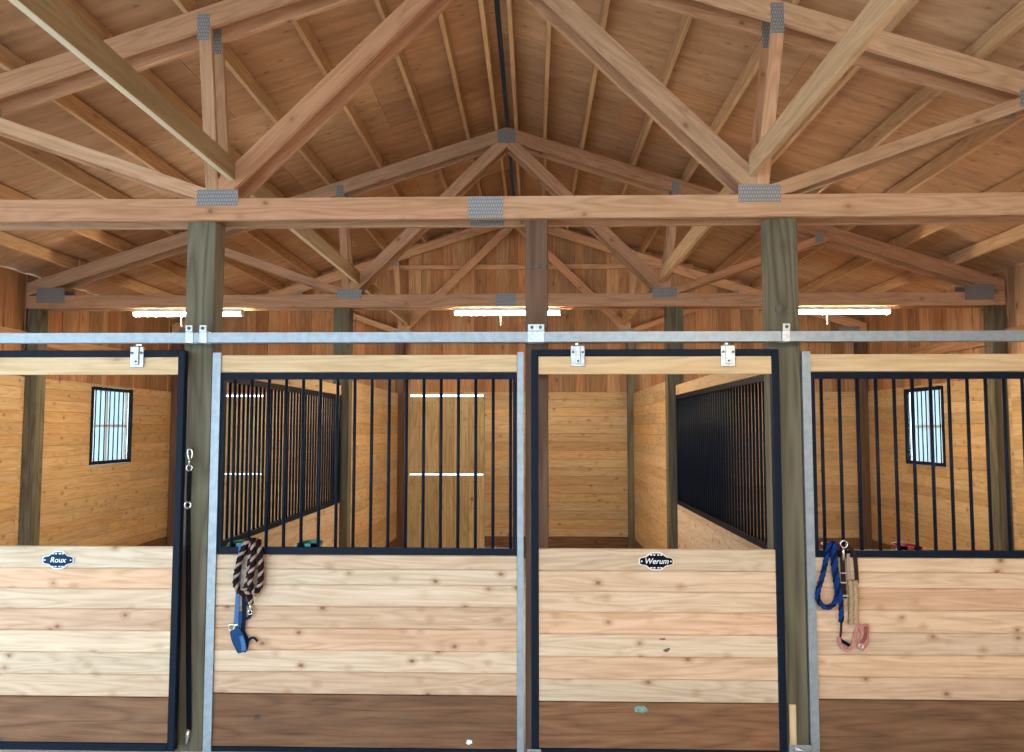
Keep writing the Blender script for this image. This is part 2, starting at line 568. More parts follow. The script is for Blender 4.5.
WY0, WY1, WZ0, WZ1 = 5.0, 6.04, 1.53, 2.55   # side windows in the second bay
KT = .335
for side, X, sg in (('left', WL, -1), ('right', WR, 1)):
    wall = struct('wall_' + side, (X, 0, 0))
    # boards run along Y; local X is along the wall, local Y outward, local Z up
    side_m = basis((0, 0, 0), (0, -sg, 0), (sg, 0, 0))
    def span(p, q):
        return (p, q) if sg < 0 else (-q, -p)
    mb = MB()
    plank_rows(mb, *span(.02, T2 - .02), KT, 2.58, 0, .025)
    if sg > 0:  # unseen aisle stretch, closed off to keep daylight coming from the left
        plank_rows(mb, *span(-9.1, .0), KT, 2.58, 0, .025)
    plank_rows(mb, *span(T2 - .02, 7.37), KT, 2.58, 0, .025, hole=(*span(WY0, WY1), WZ0, WZ1))
    put('board_lining', mb, M['pine_stall'], wall, side_m)
    put('kick_board', MB().box(*span(.02, 7.37), 0, .035, 0.001, KT - .003, tint=.3), M['kick'], wall, side_m)
    eave = lambda yy, XX=X: 3.742
    sm = siding(.02 if sg < 0 else -9.1, 7.475, 0.0, eave, hole=(WY0 - .03, WY1 + .03, WZ0 - .03, WZ1 + .03))
    put('upright_siding', sm, M['siding'], wall, basis((sg * .05, 0, 0), (0, 0, 1), (0, 1, 0)) @ (Matrix.Scale(-1, 4, (0, 0, 1)) if sg > 0 else Matrix.Identity(4)))
    put('girt', MB().box(*span(.02, 7.37), .0, .03, 2.95, 3.09, tint=.1), M['siding'], wall, side_m)

# back gable wall: siding to the roof, boards below, kick board at the foot
BY = 7.40
wall = struct('wall_back', (0, BY, 0))
DOORS = [(-5.52, -4.28), (-1.99, -.77), (1.66, 2.88)]
mb = MB()
xs = [-5.63]
for a, b in DOORS:
    xs += [a, b]
xs.append(5.05)
for k in range(0, len(xs), 2):
    plank_rows(mb, xs[k], xs[k + 1], KT, 2.58, 0, .025, joints=False)
for a, b in DOORS:
    plank_rows(mb, a, b, 2.535, 2.58, 0, .025, joints=False)
put('board_lining', mb, M['pine_stall'], wall)
kb = MB()
for k in range(0, len(xs), 2):
    kb.box(xs[k], xs[k + 1], 0, .035, .001, KT - .003)
put('kick_board', kb, M['kick'], wall)
sm = MB()
y, k = -5.66, 0
while y < 5.08:
    e = min(y + .175, 5.08)
    zt = min(top_z(y), top_z(e)) + PH - .004
    pr = -.019 if k % 2 else 0
    mid = (y + e) / 2
    z0 = 2.56 if any(a - .04 < mid < b + .04 for a, b in DOORS) else .0
    ov = .012 if k % 2 else 0
    sm.box(z0, zt, y - ov, e + ov, pr + .001, pr + .018)
    y, k = y + .175, k + 1
put('upright_siding', sm, M['siding'], wall, basis((0, .055, 0), (0, 0, 1), (1, 0, 0)))
out_ = [(WL - .12, 2.56), (WR + .12, 2.56), (WR + .12, top_z(WR + .12) + PH - .002), (RX, APEX + PH - .002), (WL - .12, top_z(WL - .12) + PH - .002)]
put('outer_cladding', MB().prism(out_, .078, .095), M['siding'], wall)
put('girt', MB().box(-3.0, 2.5, -.032, .03, 4.53, 4.60, tint=.4), M['fir'], wall)

wall = struct('wall_light_block', (0, -9.1, 0))  # unseen end wall, added so daylight enters mainly from the left
put('board_lining', plank_rows(MB(), -.6, 5.08, 0.002, 3.45, -.03, 0, joints=False), M['pine_stall'], wall)

ds = MB()
for a, b in DOORS:
    for q in (a, b):
        ds.box(q - .16, q + .03, .076, .092, .01, 2.56) if q == a else ds.box(q - .03, q + .16, .076, .092, .01, 2.56)
put('door_stop', ds, M['siding'], bpy.data.objects['wall_back'], Matrix.Identity(4))

# Dutch doors to the paddock in the back wall, light in the gaps
for i, (a, b) in enumerate(DOORS):
    d = struct('door_%d' % (i + 1), ((a + b) / 2, BY, 0), label=('Dutch door of upright boards seen through the grille, ' + ('at the far left', 'in the middle stall', 'behind the right divider')[i]), cat='door')
    hw = (b - a) / 2 - .008
    for nm, z0, z1 in (('lower_leaf', .012, 1.298 if i == 2 else 1.277), ('upper_leaf', 1.300, 2.508)):
        mb, nb = MB(), 5
        for j in range(nb):
            p, q = -hw + 2 * hw * j / nb, -hw + 2 * hw * (j + 1) / nb
            mb.box(z0, z1, p + .001, q - .001, 0, .038, .004)
        lf = put(nm, mb, M['vertical'], d, basis((0, .006, 0), (0, 0, 1), (1, 0, 0)))
        sc = MB()
        for zz in (z0 + .10, z1 - .10, (z0 + z1) / 2 + .12):
            for j in range(nb):
                for u in (.28, .72):
                    cx = -hw + 2 * hw * (j + u) / nb
                    sc.tube([(zz, cx, .003), (zz, cx, -.003)], .009, 6)
        put('screw', sc, M['bolt'], lf)

# windows in the long walls
for i, (X, sg) in enumerate(((WL, -1), (WR, 1))):
    w = struct('window_%d' % (i + 1), (X, (WY0 + WY1) / 2, (WZ0 + WZ1) / 2), label='barred sliding window in the %s stall side wall' % ('left', 'right')[i], cat='window')
    hy, hz = (WY1 - WY0) / 2 - .003, (WZ1 - WZ0) / 2 - .003
    B = basis((0, 0, 0), (0, 1, 0), (sg, 0, 0))   # local X along the wall, Y outward
    flip = 1 if sg < 0 else -1                     # local Z = +-world Z
    def bx(mb, x0, x1, y0, y1, z0, z1):
        z0, z1 = sorted((z0 * flip, z1 * flip))
        return mb.box(x0, x1, y0, y1, z0, z1)
    fr = MB()
    t = .045
    for q in ((-hy, hy, -hz, -hz + t), (-hy, hy, hz - t, hz), (-hy, -hy + t, -hz + t, hz - t), (hy - t, hy, -hz + t, hz - t)):
        bx(fr, q[0], q[1], -.012, .03, q[2], q[3])
    put('window_frame', fr, M['black'], w, B)
    sash = MB()
    t2 = .035
    for q in ((-hy, hy, -hz, -hz + t2), (-hy, hy, hz - t2, hz), (-hy, -hy + t2, -hz, hz), (hy - t2, hy, -hz, hz), (-.02, .02, -hz, hz), (-hy, hy, -.012, .012)):
        bx(sash, q[0], q[1], .075, .11, q[2], q[3])
    put('sash', sash, M['white'], w, B)
    put('pane', bx(MB(), -hy + .01, hy - .01, .09, .094, -hz + .01, hz - .01), M['glass'], w, B)
    for k in range(8):
        xx = -hy + (2 * hy) * (k + 1) / 9
        put('bar', MB().tube([(xx, .006, -hz + .03), (xx, .006, hz - .03)], .0075, 10), M['black'], w, B, smooth=True)

# ------------------------------------------------------------------ posts
def post(x0, x1, y0, z1, mat, label, bolts=()):
    cx, cy = (x0 + x1) / 2, y0 + PD / 2
    t = thing('barn_post', label, 'post', (cx, cy, 0))
    w = x1 - x0
    mb = MB().box(.001, z1, -w / 2, w / 2, -PD / 2, PD / 2, .006, tint=random.uniform(-1, 1))
    put('timber', mb, mat, t, basis((0, 0, 0), (0, 0, 1), (1, 0, 0)))
    for bx_, bz, r in bolts:
        put('bolt_head', MB().tube([(bx_ - cx, -PD / 2 + .001, bz), (bx_ - cx, -PD / 2 - .012, bz)], r, 6), M['bolt'], t)
    return t
post(-2.25, -2.063, 0, 3.34, M['post'], 'grey-green square post between the black door frame and the haltered grille panel')
post(-.054, .091, 0, 3.34, M['brownpost'], 'narrow dark brown post in the middle, behind the sliding door edge', [(-.026, 3.034, .013), (.02, 3.034, .013), (.065, 3.034, .013)])
post(1.489, 1.676, 0, 3.34, M['post'], 'grey-green square post beside the galvanised channel of the red-bucket stall', [(1.545, 2.758, .024)])
post(-2.225, -2.04, T2 + .038, 3.34, M['post'], 'post under the second truss at the end of the left stall divider')
post(1.457, 1.64, T2 + .038, 3.34, M['post'], 'post under the second truss at the end of the right stall divider')
post(-5.686, -5.545, T2 + .038, 3.34, M['post'], 'slim wall post under the second truss at the left outer wall')
post(4.965, 5.106, T2 + .038, 3.34, M['post'], 'slim wall post under the second truss at the right outer wall')
post(-2.16, -2.03, 7.22, 3.34, M['brownpost'], 'dark corner post against the back wall beside the middle Dutch door')
post(1.45, 1.575, 7.22, 3.34, M['post'], 'corner post against the back wall where the right boarded divider ends')
post(-5.686, -5.56, 7.22, 3.34, M['brownpost'], 'corner post where the left outer wall meets the back wall')
post(4.975, 5.106, 7.22, 3.34, M['brownpost'], 'corner post where the right outer wall meets the back wall')

# ------------------------------------------------------------------ trusses
def truss(y0, label, plates=True, group=None):
    y1 = y0 + .038
    t = thing('roof_truss', label, 'truss', (RX, y0, CB), group)
    nx = lambda s, d: RX + s * d
    def member(name, poly, x0, z0, x1, z1):
        a = math.atan2(z1 - z0, x1 - x0)
        m = basis((x0, y0, z0), (math.cos(a), 0, math.sin(a)), (0, 1, 0))
        inv = m.inverted()
        loc = [inv @ Vector((p[0], y0, p[1])) for p in poly]
        mb = MB().prism([(v.x, v.z) for v in loc], .0, y1 - y0, tint=random.uniform(-1, 1))
        return put(name, mb, M['fir'], t, rel(t, m), bevel=.0025)
    # half planes: under a top chord's lower edge
    def under(poly, s, extra=0.0):   # z <= APEX - TCV - SL*s*(x-RX)
        return clip(poly, SL * s, 1, APEX - TCV + SL * s * RX - extra)
    # bottom chord
    chord = [(WL + .008, CB), (WR - .008, CB), (WR - .008, CT), (WL + .008, CT)]
    chord = under(under(chord, 1), -1)
    for s, px in ((-1, None), (1, None)):
        pass
    # spliced under its centre plate
    xs_ = -.31
    member('bottom_chord', clip(chord, 1, 0, xs_ - .0008), WL, CB, xs_, CB)
    member('bottom_chord', clip(chord, -1, 0, -xs_ - .0008), xs_, CB, WR, CB)
    for s in (-1, 1):
        xe = (WL + .008) if s < 0 else (WR - .008)
        tc = [(RX, APEX), (xe, top_z(xe)), (xe, top_z(xe) - TCV), (RX, APEX - TCV)]
        member('top_chord', tc if s > 0 else tc[::-1], RX, APEX, xe, top_z(xe))
        # upright web, slightly slanted
        (vx0, vx1) = (-2.168, -2.078) if s < 0 else (1.592, 1.446)
        vz0 = top_z(vx0)
        v = strip(vx0, 4.75, vx1, 3.5, .084)
        v = under(clip(v, 0, -1, -CT - .0005), s, .0005)
        member('web', v, vx1, 3.5, vx0, 4.75)
        # line of the upright's edges
        d = Vector((vx1 - vx0, 3.5 - 4.75)).normalized()
        n = Vector((d.y, -d.x))          # perpendicular
        if n.x * s < 0:
            n = -n                        # n points away from the ridge
        c0 = n.x * vx0 + n.y * 4.75
        # inner web to the ridge
        iw = strip(RX + s * 1.74, 3.53, RX, 5.235, .122)
        iw = under(clip(iw, 0, -1, -CT - .0005), s, .0005)
        iw = clip(iw, n.x, n.y, c0 - .042 - .0006)
        iw = clip(iw, -s, 0, -s * RX - .0005)
        member('web', iw, RX + s * 1.74, 3.53, RX, 5.235)
        # outer web up to the slope
        ow = strip(RX + s * 1.80, 3.502, RX + s * 3.25, 4.012, .084, .9)
        ow = under(clip(ow, 0, -1, -CT - .0005), s, .0005)
        ow = clip(ow, -n.x, -n.y, -c0 - .042 - .0006)
        member('web', ow, RX + s * 1.80, 3.502, RX + s * 3.25, 4.012)
    if plates:
        pl = [(-2.178 if True else 0, -1.908, 3.437, 3.542), (1.297, 1.565, 3.437, 3.552), (-.421, -.196, CB + .002, CT - .002), (RX - .10, RX + .10, 5.185, 5.335),
              (-2.206, -2.126, 4.543, 4.72), (1.526, 1.609, 4.54, 4.74), (WL + .12, WL + .44, 3.40, 3.575), (WR - .44, WR - .12, 3.40, 3.575), (-3.72, -3.63, 4.06, 4.17), (3.08, 3.17, 4.04, 4.15)]
        for a, b, c, e in pl:
            put('gusset_plate', MB().box(a - RX, b - RX, -.0022, -.0002, c - CB, e - CB), M['plate'], t)
    return t
truss(T1, 'front half of the doubled roof truss directly over the stall doors')
truss(PD + .002, 'rear half of the doubled truss over the stall doors, behind the posts')
truss(T2, 'front half of the second doubled roof truss, above the shop lights')
truss(T2 + .038 + PD + .002, 'rear half of the second doubled truss, behind the shop lights')
truss(T3 - .10, 'single roof truss farthest back, close to the gable wall')

truss(-3.70, 'roof truss over the aisle, overhead and nearest')

# ------------------------------------------------------------------ purlins
OFF = [.105, .43, .83, 1.41, 1.99, 2.57, 3.15, 3.73, 4.31, 4.89]
ORD = ['first', 'second', 'third', 'fourth', 'fifth', 'sixth', 'seventh', 'eighth', 'ninth', 'tenth']
BAYS = [(-3.6, .08, 'nearest bay', 7), (.084, 3.74, 'first truss to second truss', 10), (3.744, 7.33, 'second truss to gable', 10)]
for y0, y1, where, cnt in BAYS:
    for s, sn in ((-1, 'left'), (1, 'right')):
        for k in range(cnt):
            d = OFF[k]
            x = RX + s * d
            zb = top_z(x + (.02 if s > 0 else -.02)) + .0065
            dx = random.uniform(-.01, .01)
            m = basis((x + dx, y0, zb), (0, 1, 0), (1, 0, 0))
            mb = MB().box(0, y1 - y0, -.019, .019, -(PH - .014), 0, tint=random.uniform(-1, 1))
            o = put('roof_purlin', mb, M['purlin'], None, m, bevel=.002)
            tag(o, 'roof purlin, %s from the ridge on the %s slope, %s' % (ORD[k], sn, where), 'purlin', 'roof purlins')

# ------------------------------------------------------------------ lengthwise bracing boards over the bottom chords
RUN = [(-3.6, T1 - .004, 'nearest, in front of the first truss'), (PD + .044, T2 - .004, 'between first and second trusses'), (T2 + .24, T3 - .104, 'behind the second truss')]
for x, sn in ((-1.95, 'left'), (1.385, 'right')):
    for y0, y1, wh in RUN:
        m = basis((x, y0, 3.67), (0, 1, 0), (0, 0, 1))
        mb = MB().box(0, y1 - y0, -.07, .07, -.019, .019, tint=random.uniform(-1, 1))
        o = put('bracing_board', mb, [M['fir_olive'] if x < 0 else M['purlin'], M['lit_under']], None, m, bevel=.0025)
        if x < 0:
            o.data.polygons[2].material_index = 1      # floor light put into the colour of the left-hand boards, underneath
        tag(o, 'lengthwise bracing board along the %s truss joints, %s' % (sn, wh), 'brace', 'bracing boards')

# ------------------------------------------------------------------ shop lights under the second truss, one more added over the aisle
def shop_light(x0, x1, y, label):
    cx = (x0 + x1) / 2
    t = thing('shop_light', label, 'light', (cx, y, 3.34), 'shop lights under the trusses')
    h = (x1 - x0) / 2
    put('housing', MB().box(-h, h, -.045, .045, -.045, -.002), M['white'], t, bevel=.008)
    ln = MB()
    prof = [(-.04, -.0455), (-.036, -.066), (-.018, -.078), (.018, -.078), (.036, -.066), (.04, -.0455)]
    n = len(prof)
    vs = [(x, p[0], p[1]) for x in (-h + .02, h - .02) for p in prof]
    fs = [(i, i + 1, n + i + 1, n + i) for i in range(n - 1)] + [tuple(range(n - 1, -1, -1)), tuple(range(n, 2 * n)), (0, n, 2 * n - 1, n - 1)]
    ln.poly(vs, fs)
    put('lens', ln, M['led'], t)
    for s in (-1, 1):
        put('end_cap', MB().box(min(s * h, s * (h - .019)), max(s * h, s * (h - .019)), -.042, .042, -.08, -.046), M['white'], t, bevel=.004)
    put('pull_cord', MB().tube([(-.075, .0, -.078), (-.075, .0, -.19)], .003, 6).tube([(-.075, 0, -.18), (-.075, 0, -.19)], .005, 6), M['white'], t)
shop_light(-4.50, -3.26, 3.70, 'lit shop light hanging in the left stall, partly behind the post')
shop_light(-.89, .30, 3.70, 'lit shop light in the middle, crossed by the narrow brown post')
shop_light(1.2, 2.42, -3.68, 'unseen shop light added over the aisle to warm the stall fronts')  # added lamp out of view, warms the right-hand stall front
shop_light(2.68, 3.90, 3.70, 'lit shop light hanging in the right stall beside the post')

# ------------------------------------------------------------------ stall dividers (depth-wise partitions)
def grille(parent, x0, x1, z0, z1, y0, y1, first, pitch, name='grille', ends=(True, True), mat4=None, tb=.042):
    """Black grille: frame with one round bar after another; local X along it."""
    fr = MB()
    fr.box(x0, x1, y0, y1, z1 - tb, z1)
    fr.box(x0, x1, y0, y1, z0, z0 + tb)
    if ends[0]:
        fr.box(x0, x0 + .025, y0, y1, z0 + tb, z1 - tb)
    if ends[1]:
        fr.box(x1 - .025, x1, y0, y1, z0 + tb, z1 - tb)
    g = put(name, fr, M['black'], parent, mat4)
    x = first
    me = None
    ym = (y0 + y1) / 2
    while x < x1 - .03:
        if me is None:
            me = MB().tube([(0, 0, z0 + tb - .002), (0, 0, z1 - tb + .002)], .0105, 10).make('bar', M['black'], True)
        link('bar', me, g, Matrix.Translation((x, ym, 0)))
        x += pitch
    return g

def divider(x, y0, y1, label):
    t = thing('stall_divider', label, 'divider', (x, y0, 0))
    B = basis((0, 0, 0), (0, 1, 0), (-1, 0, 0))
    L = y1 - y0
    put('kick_board', MB().box(0, L, -.02, .02, .001, KT - .003, tint=.2), M['kick'], t, B)
    put('plank_panel', plank_rows(MB(), 0, L, KT, 1.19, -.018, .018, joints=False), M['pine'], t, B)
    grille(t, 0, L, 1.193, 2.368, -.018, .018, .09, .0885, mat4=B)
    put('header_board', MB().box(0, L, -.019, .019, 2.371, 2.478, .003, tint=.1), M['header'], t, B)
divider(-2.145, PD + .006, T2 + .034, 'grilled stall divider running back behind the braided-rope panel')
divider(1.566, PD + .006, T2 + .034, 'grilled stall divider seen through the middle sliding door')
for x, lb in ((-2.13, 'solid boarded divider behind the left grilled divider'), (1.55, 'solid boarded divider beyond the grilled one near the middle door')):
    y0, y1 = T2 + .038 + PD + .045, 7.21
    t = thing('boarded_divider', lb, 'divider', (x, y0, 0))
    B = basis((0, 0, 0), (0, 1, 0), (-1, 0, 0))
    put('kick_board', MB().box(0, y1 - y0, -.02, .02, .001, KT - .003, tint=.2), M['kick'], t, B)
    put('plank_panel', plank_rows(MB(), 0, y1 - y0, KT, 2.555, -.018, .018), M['pine_stall'], t, B)

# ------------------------------------------------------------------ stall front panels between the posts
def channel(x0, x1, parent):
    mb = MB()
    mb.box(x0, x1, -.014, -.010, .002, 2.487)
    mb.box(x0, x0 + .004, -.010, .045, .002, 2.487)
    mb.box(x1 - .004, x1, -.010, -.004, .002, 2.487)
    put('steel_channel', mb, M['galv'], parent)

def front_panel(x0, x1, label, ch, first, pitch, hdr, kick):
    t = thing('stall_front_panel', label, 'stall front', (x0, 0, 0))
    L = x1 - x0
    for a, b in ch:
        channel(a - x0, b - x0, t)
    put('header_board', MB().box(.003, L - .003, 0, .038, 2.362, 2.471, .003, tint=hdr), M['header'], t)
    grille(t, .003, L - .003, 1.212, 2.358, -.001, .037, first - x0, pitch, ends=(True, True))
    zb = [.352, .486, .618, .753, .889, 1.022, 1.118, 1.208]
    mb = MB()
    for a, b in zip(zb, zb[1:]):
        mb.box(.003, L - .003, .003, .035, a + .0005, b - .0005, .006)
    put('plank_panel', mb, M['pine'], t)
    put('kick_board', MB().box(.003, L - .003, .0, .038, .032, .349, .003, tint=kick), M['kick'], t)
    put('bottom_rail', MB().box(.003, L - .003, -.004, .042, .002, .030), M['black'], t)
front_panel(-2.008, -.105, 'grille panel with braided brown rope hung on its sill', [(-2.056, -2.004), (-.105, -.066)], -1.918, .1106, .2, .6)
front_panel(1.733, 3.62, 'grille panel with blue rope hung on its sill', [(1.681, 1.733)], 1.806, .1131, -.3, -.5)

# ------------------------------------------------------------------ sliding doors
def sliding_door(x0, x1, label, hangers, tints):
    t = thing('sliding_stall_gate', label, 'door', (x0, -.09, .04))
    L = x1 - x0
    Z = lambda z: z - .04
    fr = MB()
    fr.box(0, .045, -.025, .025, 0, Z(2.493))
    fr.box(L - .045, L, -.025, .025, 0, Z(2.493))
    fr.box(.045, L - .045, -.025, .025, Z(2.452), Z(2.493))
    fr.box(.045, L - .045, -.025, .025, 0, .045)
    put('door_frame', fr, M['black'], t, bevel=.004)
    put('header_board', MB().box(.047, L - .047, -.018, .018, Z(2.340), Z(2.450), .003, tint=tints[0]), M['header'], t)
    mb = MB()
    zs = [.360, .492, .625, .757, .889, 1.012, 1.137, 1.270]
    for a, b in zip(zs, zs[1:]):
        mb.box(.047, L - .047, -.018, .018, Z(a) + .0005, Z(b) - .0005, .006)
    put('plank_panel', mb, M['pine'], t)
    put('kick_board', MB().box(.047, L - .047, -.019, .019, .047, Z(.357), .003, tint=tints[1]), M['kick'], t)
    for hx in hangers:
        h = hx - x0
        hb = MB()
        hb.box(h - .043, h + .043, -.034, -.0265, Z(2.385), Z(2.515))
        hb.box(h - .016, h + .016, -.045, -.034, Z(2.40), Z(2.515))
        o = put('hanger', hb, M['zinc'], t, bevel=.003)
        bo = MB()
        for sx in (-.03, .03):
            bo.tube([(h + sx, -.034, Z(2.475)), (h + sx, -.041, Z(2.475))], .008, 8)
        bo.tube([(h, -.045, Z(2.42)), (h, -.05, Z(2.42))], .007, 8)
        put('bolt', bo, M['bolt'], o)
        put('trolley_rod', MB().tube([(h, -.022, Z(2.512)), (h, -.01, Z(2.536))], .008, 8).tube([(h, -.012, Z(2.522)), (h, -.012, Z(2.531))], .016, 6), M['silver'], o)
    return t
sliding_door(-.018, 1.508, 'sliding stall door with black frame in the middle, dark plaque on its top plank', [.272, 1.195], (-.5, .1))
sliding_door(-3.74, -2.19, 'sliding stall door cut off at the left edge, bluish pale planks', [-3.43, -2.494], (.3, .9))

def splash(name, parent, cx, y, cz, w, h, mat):
    pts = []
    for k in range(16):
        a = 2 * PI * k / 16
        r = random.uniform(.55, 1.0)
        pts.append((cx + w / 2 * r * math.cos(a) - parent.location.x, cz + h / 2 * r * math.sin(a) - parent.location.z))
    y -= parent.location.y
    put(name, MB().prism(pts, y - .0008, y), mat, parent)
gate = bpy.data.objects['sliding_stall_gate']
splash('paint_spot', gate, .640, -.1092, .318, .095, .05, M['tealpaint'])
splash('scuff', gate, .775, -.1082, .735, .05, .016, M['scuff'])
splash('scuff', gate, .80, -.1082, .67, .05, .03, M['scuff'])
splash('paint_spot', bpy.data.objects['stall_front_panel'], -.400, -.0002, .075, .05, .04, M['white'])

# ------------------------------------------------------------------ overhead door track
def track(x0, x1, label, brs):
    t = thing('door_track', label, 'track', (x0, -.125, 2.54))
    L = x1 - x0
    mb = MB()
    mb.box(0, L, .0, .003, .0, .062)
    mb.box(0, L, .003, .066, .059, .062)
    mb.box(0, L, .063, .066, .0, .059)
    mb.box(0, L, .003, .020, .0, .003)
    mb.box(0, L, .046, .063, .0, .003)
    put('box_rail', mb, M['galv'], t)
    for a, b, n in brs:
        br = MB()
        br.box(a - x0, b - x0, -.0045, -.0005, -.003, .066)
        br.box(a - x0, b - x0, -.0045, .08, .0665, .0705)
        br.box(a - x0, b - x0, .066, .070, -.003, .066)
        br.box(a - x0, b - x0, .07, .123, .03, .034)
        br.box(a - x0 + .002, b - x0 - .002, -.012, -.006, .066, .108)
        o = put('track_bracket', br, M['zinc'], t, bevel=.0015)
        for k in range(n):
            bxx = a - x0 + (b - a) * (k + .5) / n
            put('bolt', MB().tube([(bxx, -.012, .088), (bxx, -.02, .088)], .011, 6), M['bolt'], o)
track(-4.3, 1.519, 'long galvanised door track running across above the doors', [(-2.186, -2.138, 1), (-2.098, -2.05, 1), (-.038, .066, 2)])
track(1.523, 4.2, 'galvanised door track length to the right of the joint', [(1.528, 1.574, 1)])

# ------------------------------------------------------------------ name plaques
def plaque(cx, cz, w, h, text, label, size, face_mat, rim):
    t = thing('name_plaque', label, 'sign', (cx, -.111, cz))
    def outline(s, grow):
        pts, half = [], []
        prof = [(-1, .30), (-.88, .42), (-.62, .52), (-.42, .82), (-.22, 1.0), (.22, 1.0), (.42, .82), (.62, .52), (.88, .42), (1, .30)]
        for px, pz in prof:
            half.append((px * w / 2, pz * h / 2))
        up = smooth_path([(a, 0, b) for a, b in half], .004)
        loop = [(p.x, p.z) for p in up] + [(-p.x, -p.z) for p in up]
        return [(x * (1 + grow * 2 / w), z * (1 + grow * 2 / h)) for x, z in loop]
    put('plaque_rim', MB().prism(outline(1, .006), -.004, 0), rim, t)
    put('plaque_face', MB().prism(outline(1, -.002), -.008, -.004), face_mat, t)
    cu = bpy.data.curves.new('lettering', 'FONT')
    cu.body = text
    cu.size = size
    cu.shear = .25
    cu.offset = .0004
    cu.align_x = 'CENTER'
    cu.align_y = 'CENTER'
    cu.extrude = .001
    tmp = bpy.data.objects.new('lettering_source', cu)
    COL.objects.link(tmp)
    bpy.context.view_layer.update()
    me = bpy.data.meshes.new_from_object(tmp.evaluated_get(bpy.context.evaluated_depsgraph_get()))
    bpy.data.objects.remove(tmp)
    me.name = 'lettering'
    me.materials.clear()
    me.materials.append(M['white'])
    link('lettering', me, t, Matrix.Translation((0, -.009, 0)) @ Matrix.Rotation(PI / 2, 4, 'X'))
    fl = MB()
    for sz in (1, -1):
        for q in (-.030, -.012, .012, .030):
            fl.box(q - .006, q + .006, -.0095, -.008, sz * h * .40 - .0035, sz * h * .40 + .0035)
    for sx in (1, -1):
        fl.tube([(sx * w * .44, -.0095, 0), (sx * w * .44, -.008, 0)], .005, 8)
    put('ornament', fl, M['white'], t)
M['plaqueblack'] = plain('plaque_black', (.004, .004, .009), .6, spec=.08)
M['plaqueblue'] = plain('plaque_navy', (.012, .035, .07), .6, spec=.08)
M['rimcream'] = plain('plaque_cream', (.78, .68, .56), .5)
M['rimblue'] = plain('plaque_pale_blue', (.72, .78, .83), .5)
plaque(.741, 1.199, .200, .096, 'Werum', 'black name plaque with pale rim on the middle door', .046, M['plaqueblack'], M['rimcream'])
plaque(-2.951, 1.187, .185, .098, 'Roux', 'navy name plaque with pale blue rim on the door at far left', .046, M['plaqueblue'], M['rimblue'])

# ------------------------------------------------------------------ buckets hung inside the grille panels
def bucket(cx, mat, label):
    t = thing('flat_back_bucket', label, 'bucket', (cx, .046, 1.0))
    def ring(w, d, z, n=14):
        pts = [(w / 2, .002, z), (w / 2, d * .35, z)]
        for k in range(1, n):
            a = PI * k / n
            pts.append((w / 2 * math.cos(a), d * .35 + d * .65 * math.sin(a), z))
        pts += [(-w / 2, d * .35, z), (-w / 2, .002, z)]
        return pts
    prof = [(.10, .12, .0), (.142, .18, .258), (.150, .19, .258), (.150, .19, .272), (.132, .165, .272), (.094, .11, .008)]
    vs, fs = [], []
    for w, d, z in prof:
        vs += ring(w, d, z)
    n = len(ring(1, 1, 0))
    for i in range(len(prof) - 1):
        fs += [(i * n + k, i * n + (k + 1) % n, (i + 1) * n + (k + 1) % n, (i + 1) * n + k) for k in range(n)]
    fs += [tuple(range(n - 1, -1, -1)), tuple((len(prof) - 1) * n + k for k in range(n))]
    put('pail', MB().poly(vs, fs, 0), mat, t)
    put('hanging_hook', MB().box(-.02, .02, -.004, -.001, .20, .268).box(-.02, .02, -.004, .006, .268, .2715), mat, t)
    put('bail_handle', MB().tube(smooth_path([(-.074, .03, .262), (-.06, .012, .20), (0, .006, .165), (.06, .012, .20), (.074, .03, .262)]), .004, 6), M['silver'], t, smooth=True)
bucket(-1.880, M['teal'], 'teal bucket inside the grille, behind the braided rope')
bucket(-1.441, M['teal'], 'teal bucket inside the grille, clear of the rope')
bucket(1.895, M['red'], 'red bucket inside the grille, behind the blue rope')
bucket(2.343, M['red'], 'red bucket inside the grille, clear of the blue rope')

# ------------------------------------------------------------------ tack hung on the grilles
Y0 = -.036
def P3(pts, y=Y0):
    return [(a, y, b) for a, b in pts]

def ring_tube(cx, y, cz, r, t):
    return [(cx + r * math.cos(2 * PI * k / 20), y, cz + r * math.sin(2 * PI * k / 20)) for k in range(20)]

# braided brown lead rope, doubled over the sill of the grille
t = thing('lead_rope', 'braided brown and tan lead rope doubled over the grille sill', 'rope', (-1.78, Y0, 1.29))
def W2(parent, pts):
    return [(p[0] - parent.location.x, p[1] - parent.location.y, p[2] - parent.location.z) for p in pts]
rp = MB()
a = [(-1.772, .014, 1.282), (-1.796, -.042, 1.296), (-1.834, -.044, 1.205), (-1.853, -.044, 1.119), (-1.862, -.044, 1.039), (-1.832, -.044, .984), (-1.788, -.044, 1.027), (-1.776, -.040, 1.150), (-1.772, -.042, 1.240), (-1.768, -.024, 1.292), (-1.770, .014, 1.282)]
b = [(-1.738, .015, 1.282), (-1.735, -.026, 1.292), (-1.710, -.044, 1.206), (-1.705, -.044, 1.089), (-1.714, -.044, 1.012), (-1.745, -.052, .984), (-1.764, -.062, 1.058), (-1.748, -.062, 1.169), (-1.755, -.046, 1.255), (-1.764, -.026, 1.300), (-1.762, .015, 1.284)]
c = [(-1.832, -.060, .985), (-1.790, -.066, .975), (-1.772, -.060, .990), (-1.766, -.052, .955), (-1.764, -.050, .915)]
for path in (a, b, c):
    rp.rope(W2(t, path), .0195, (0, 0, 1), 14)
put('rope_strands', rp, [M['ropebrown'], M['ropetan']], t, smooth=True)
put('snap', MB().tube(W2(t, [(-1.764, -.05, .915), (-1.763, -.05, .875)]), .008, 8).tube(W2(t, ring_tube(-1.765, -.05, .862, .013, 0)), .0035, 6, closed=True), M['silver'], t, smooth=True)

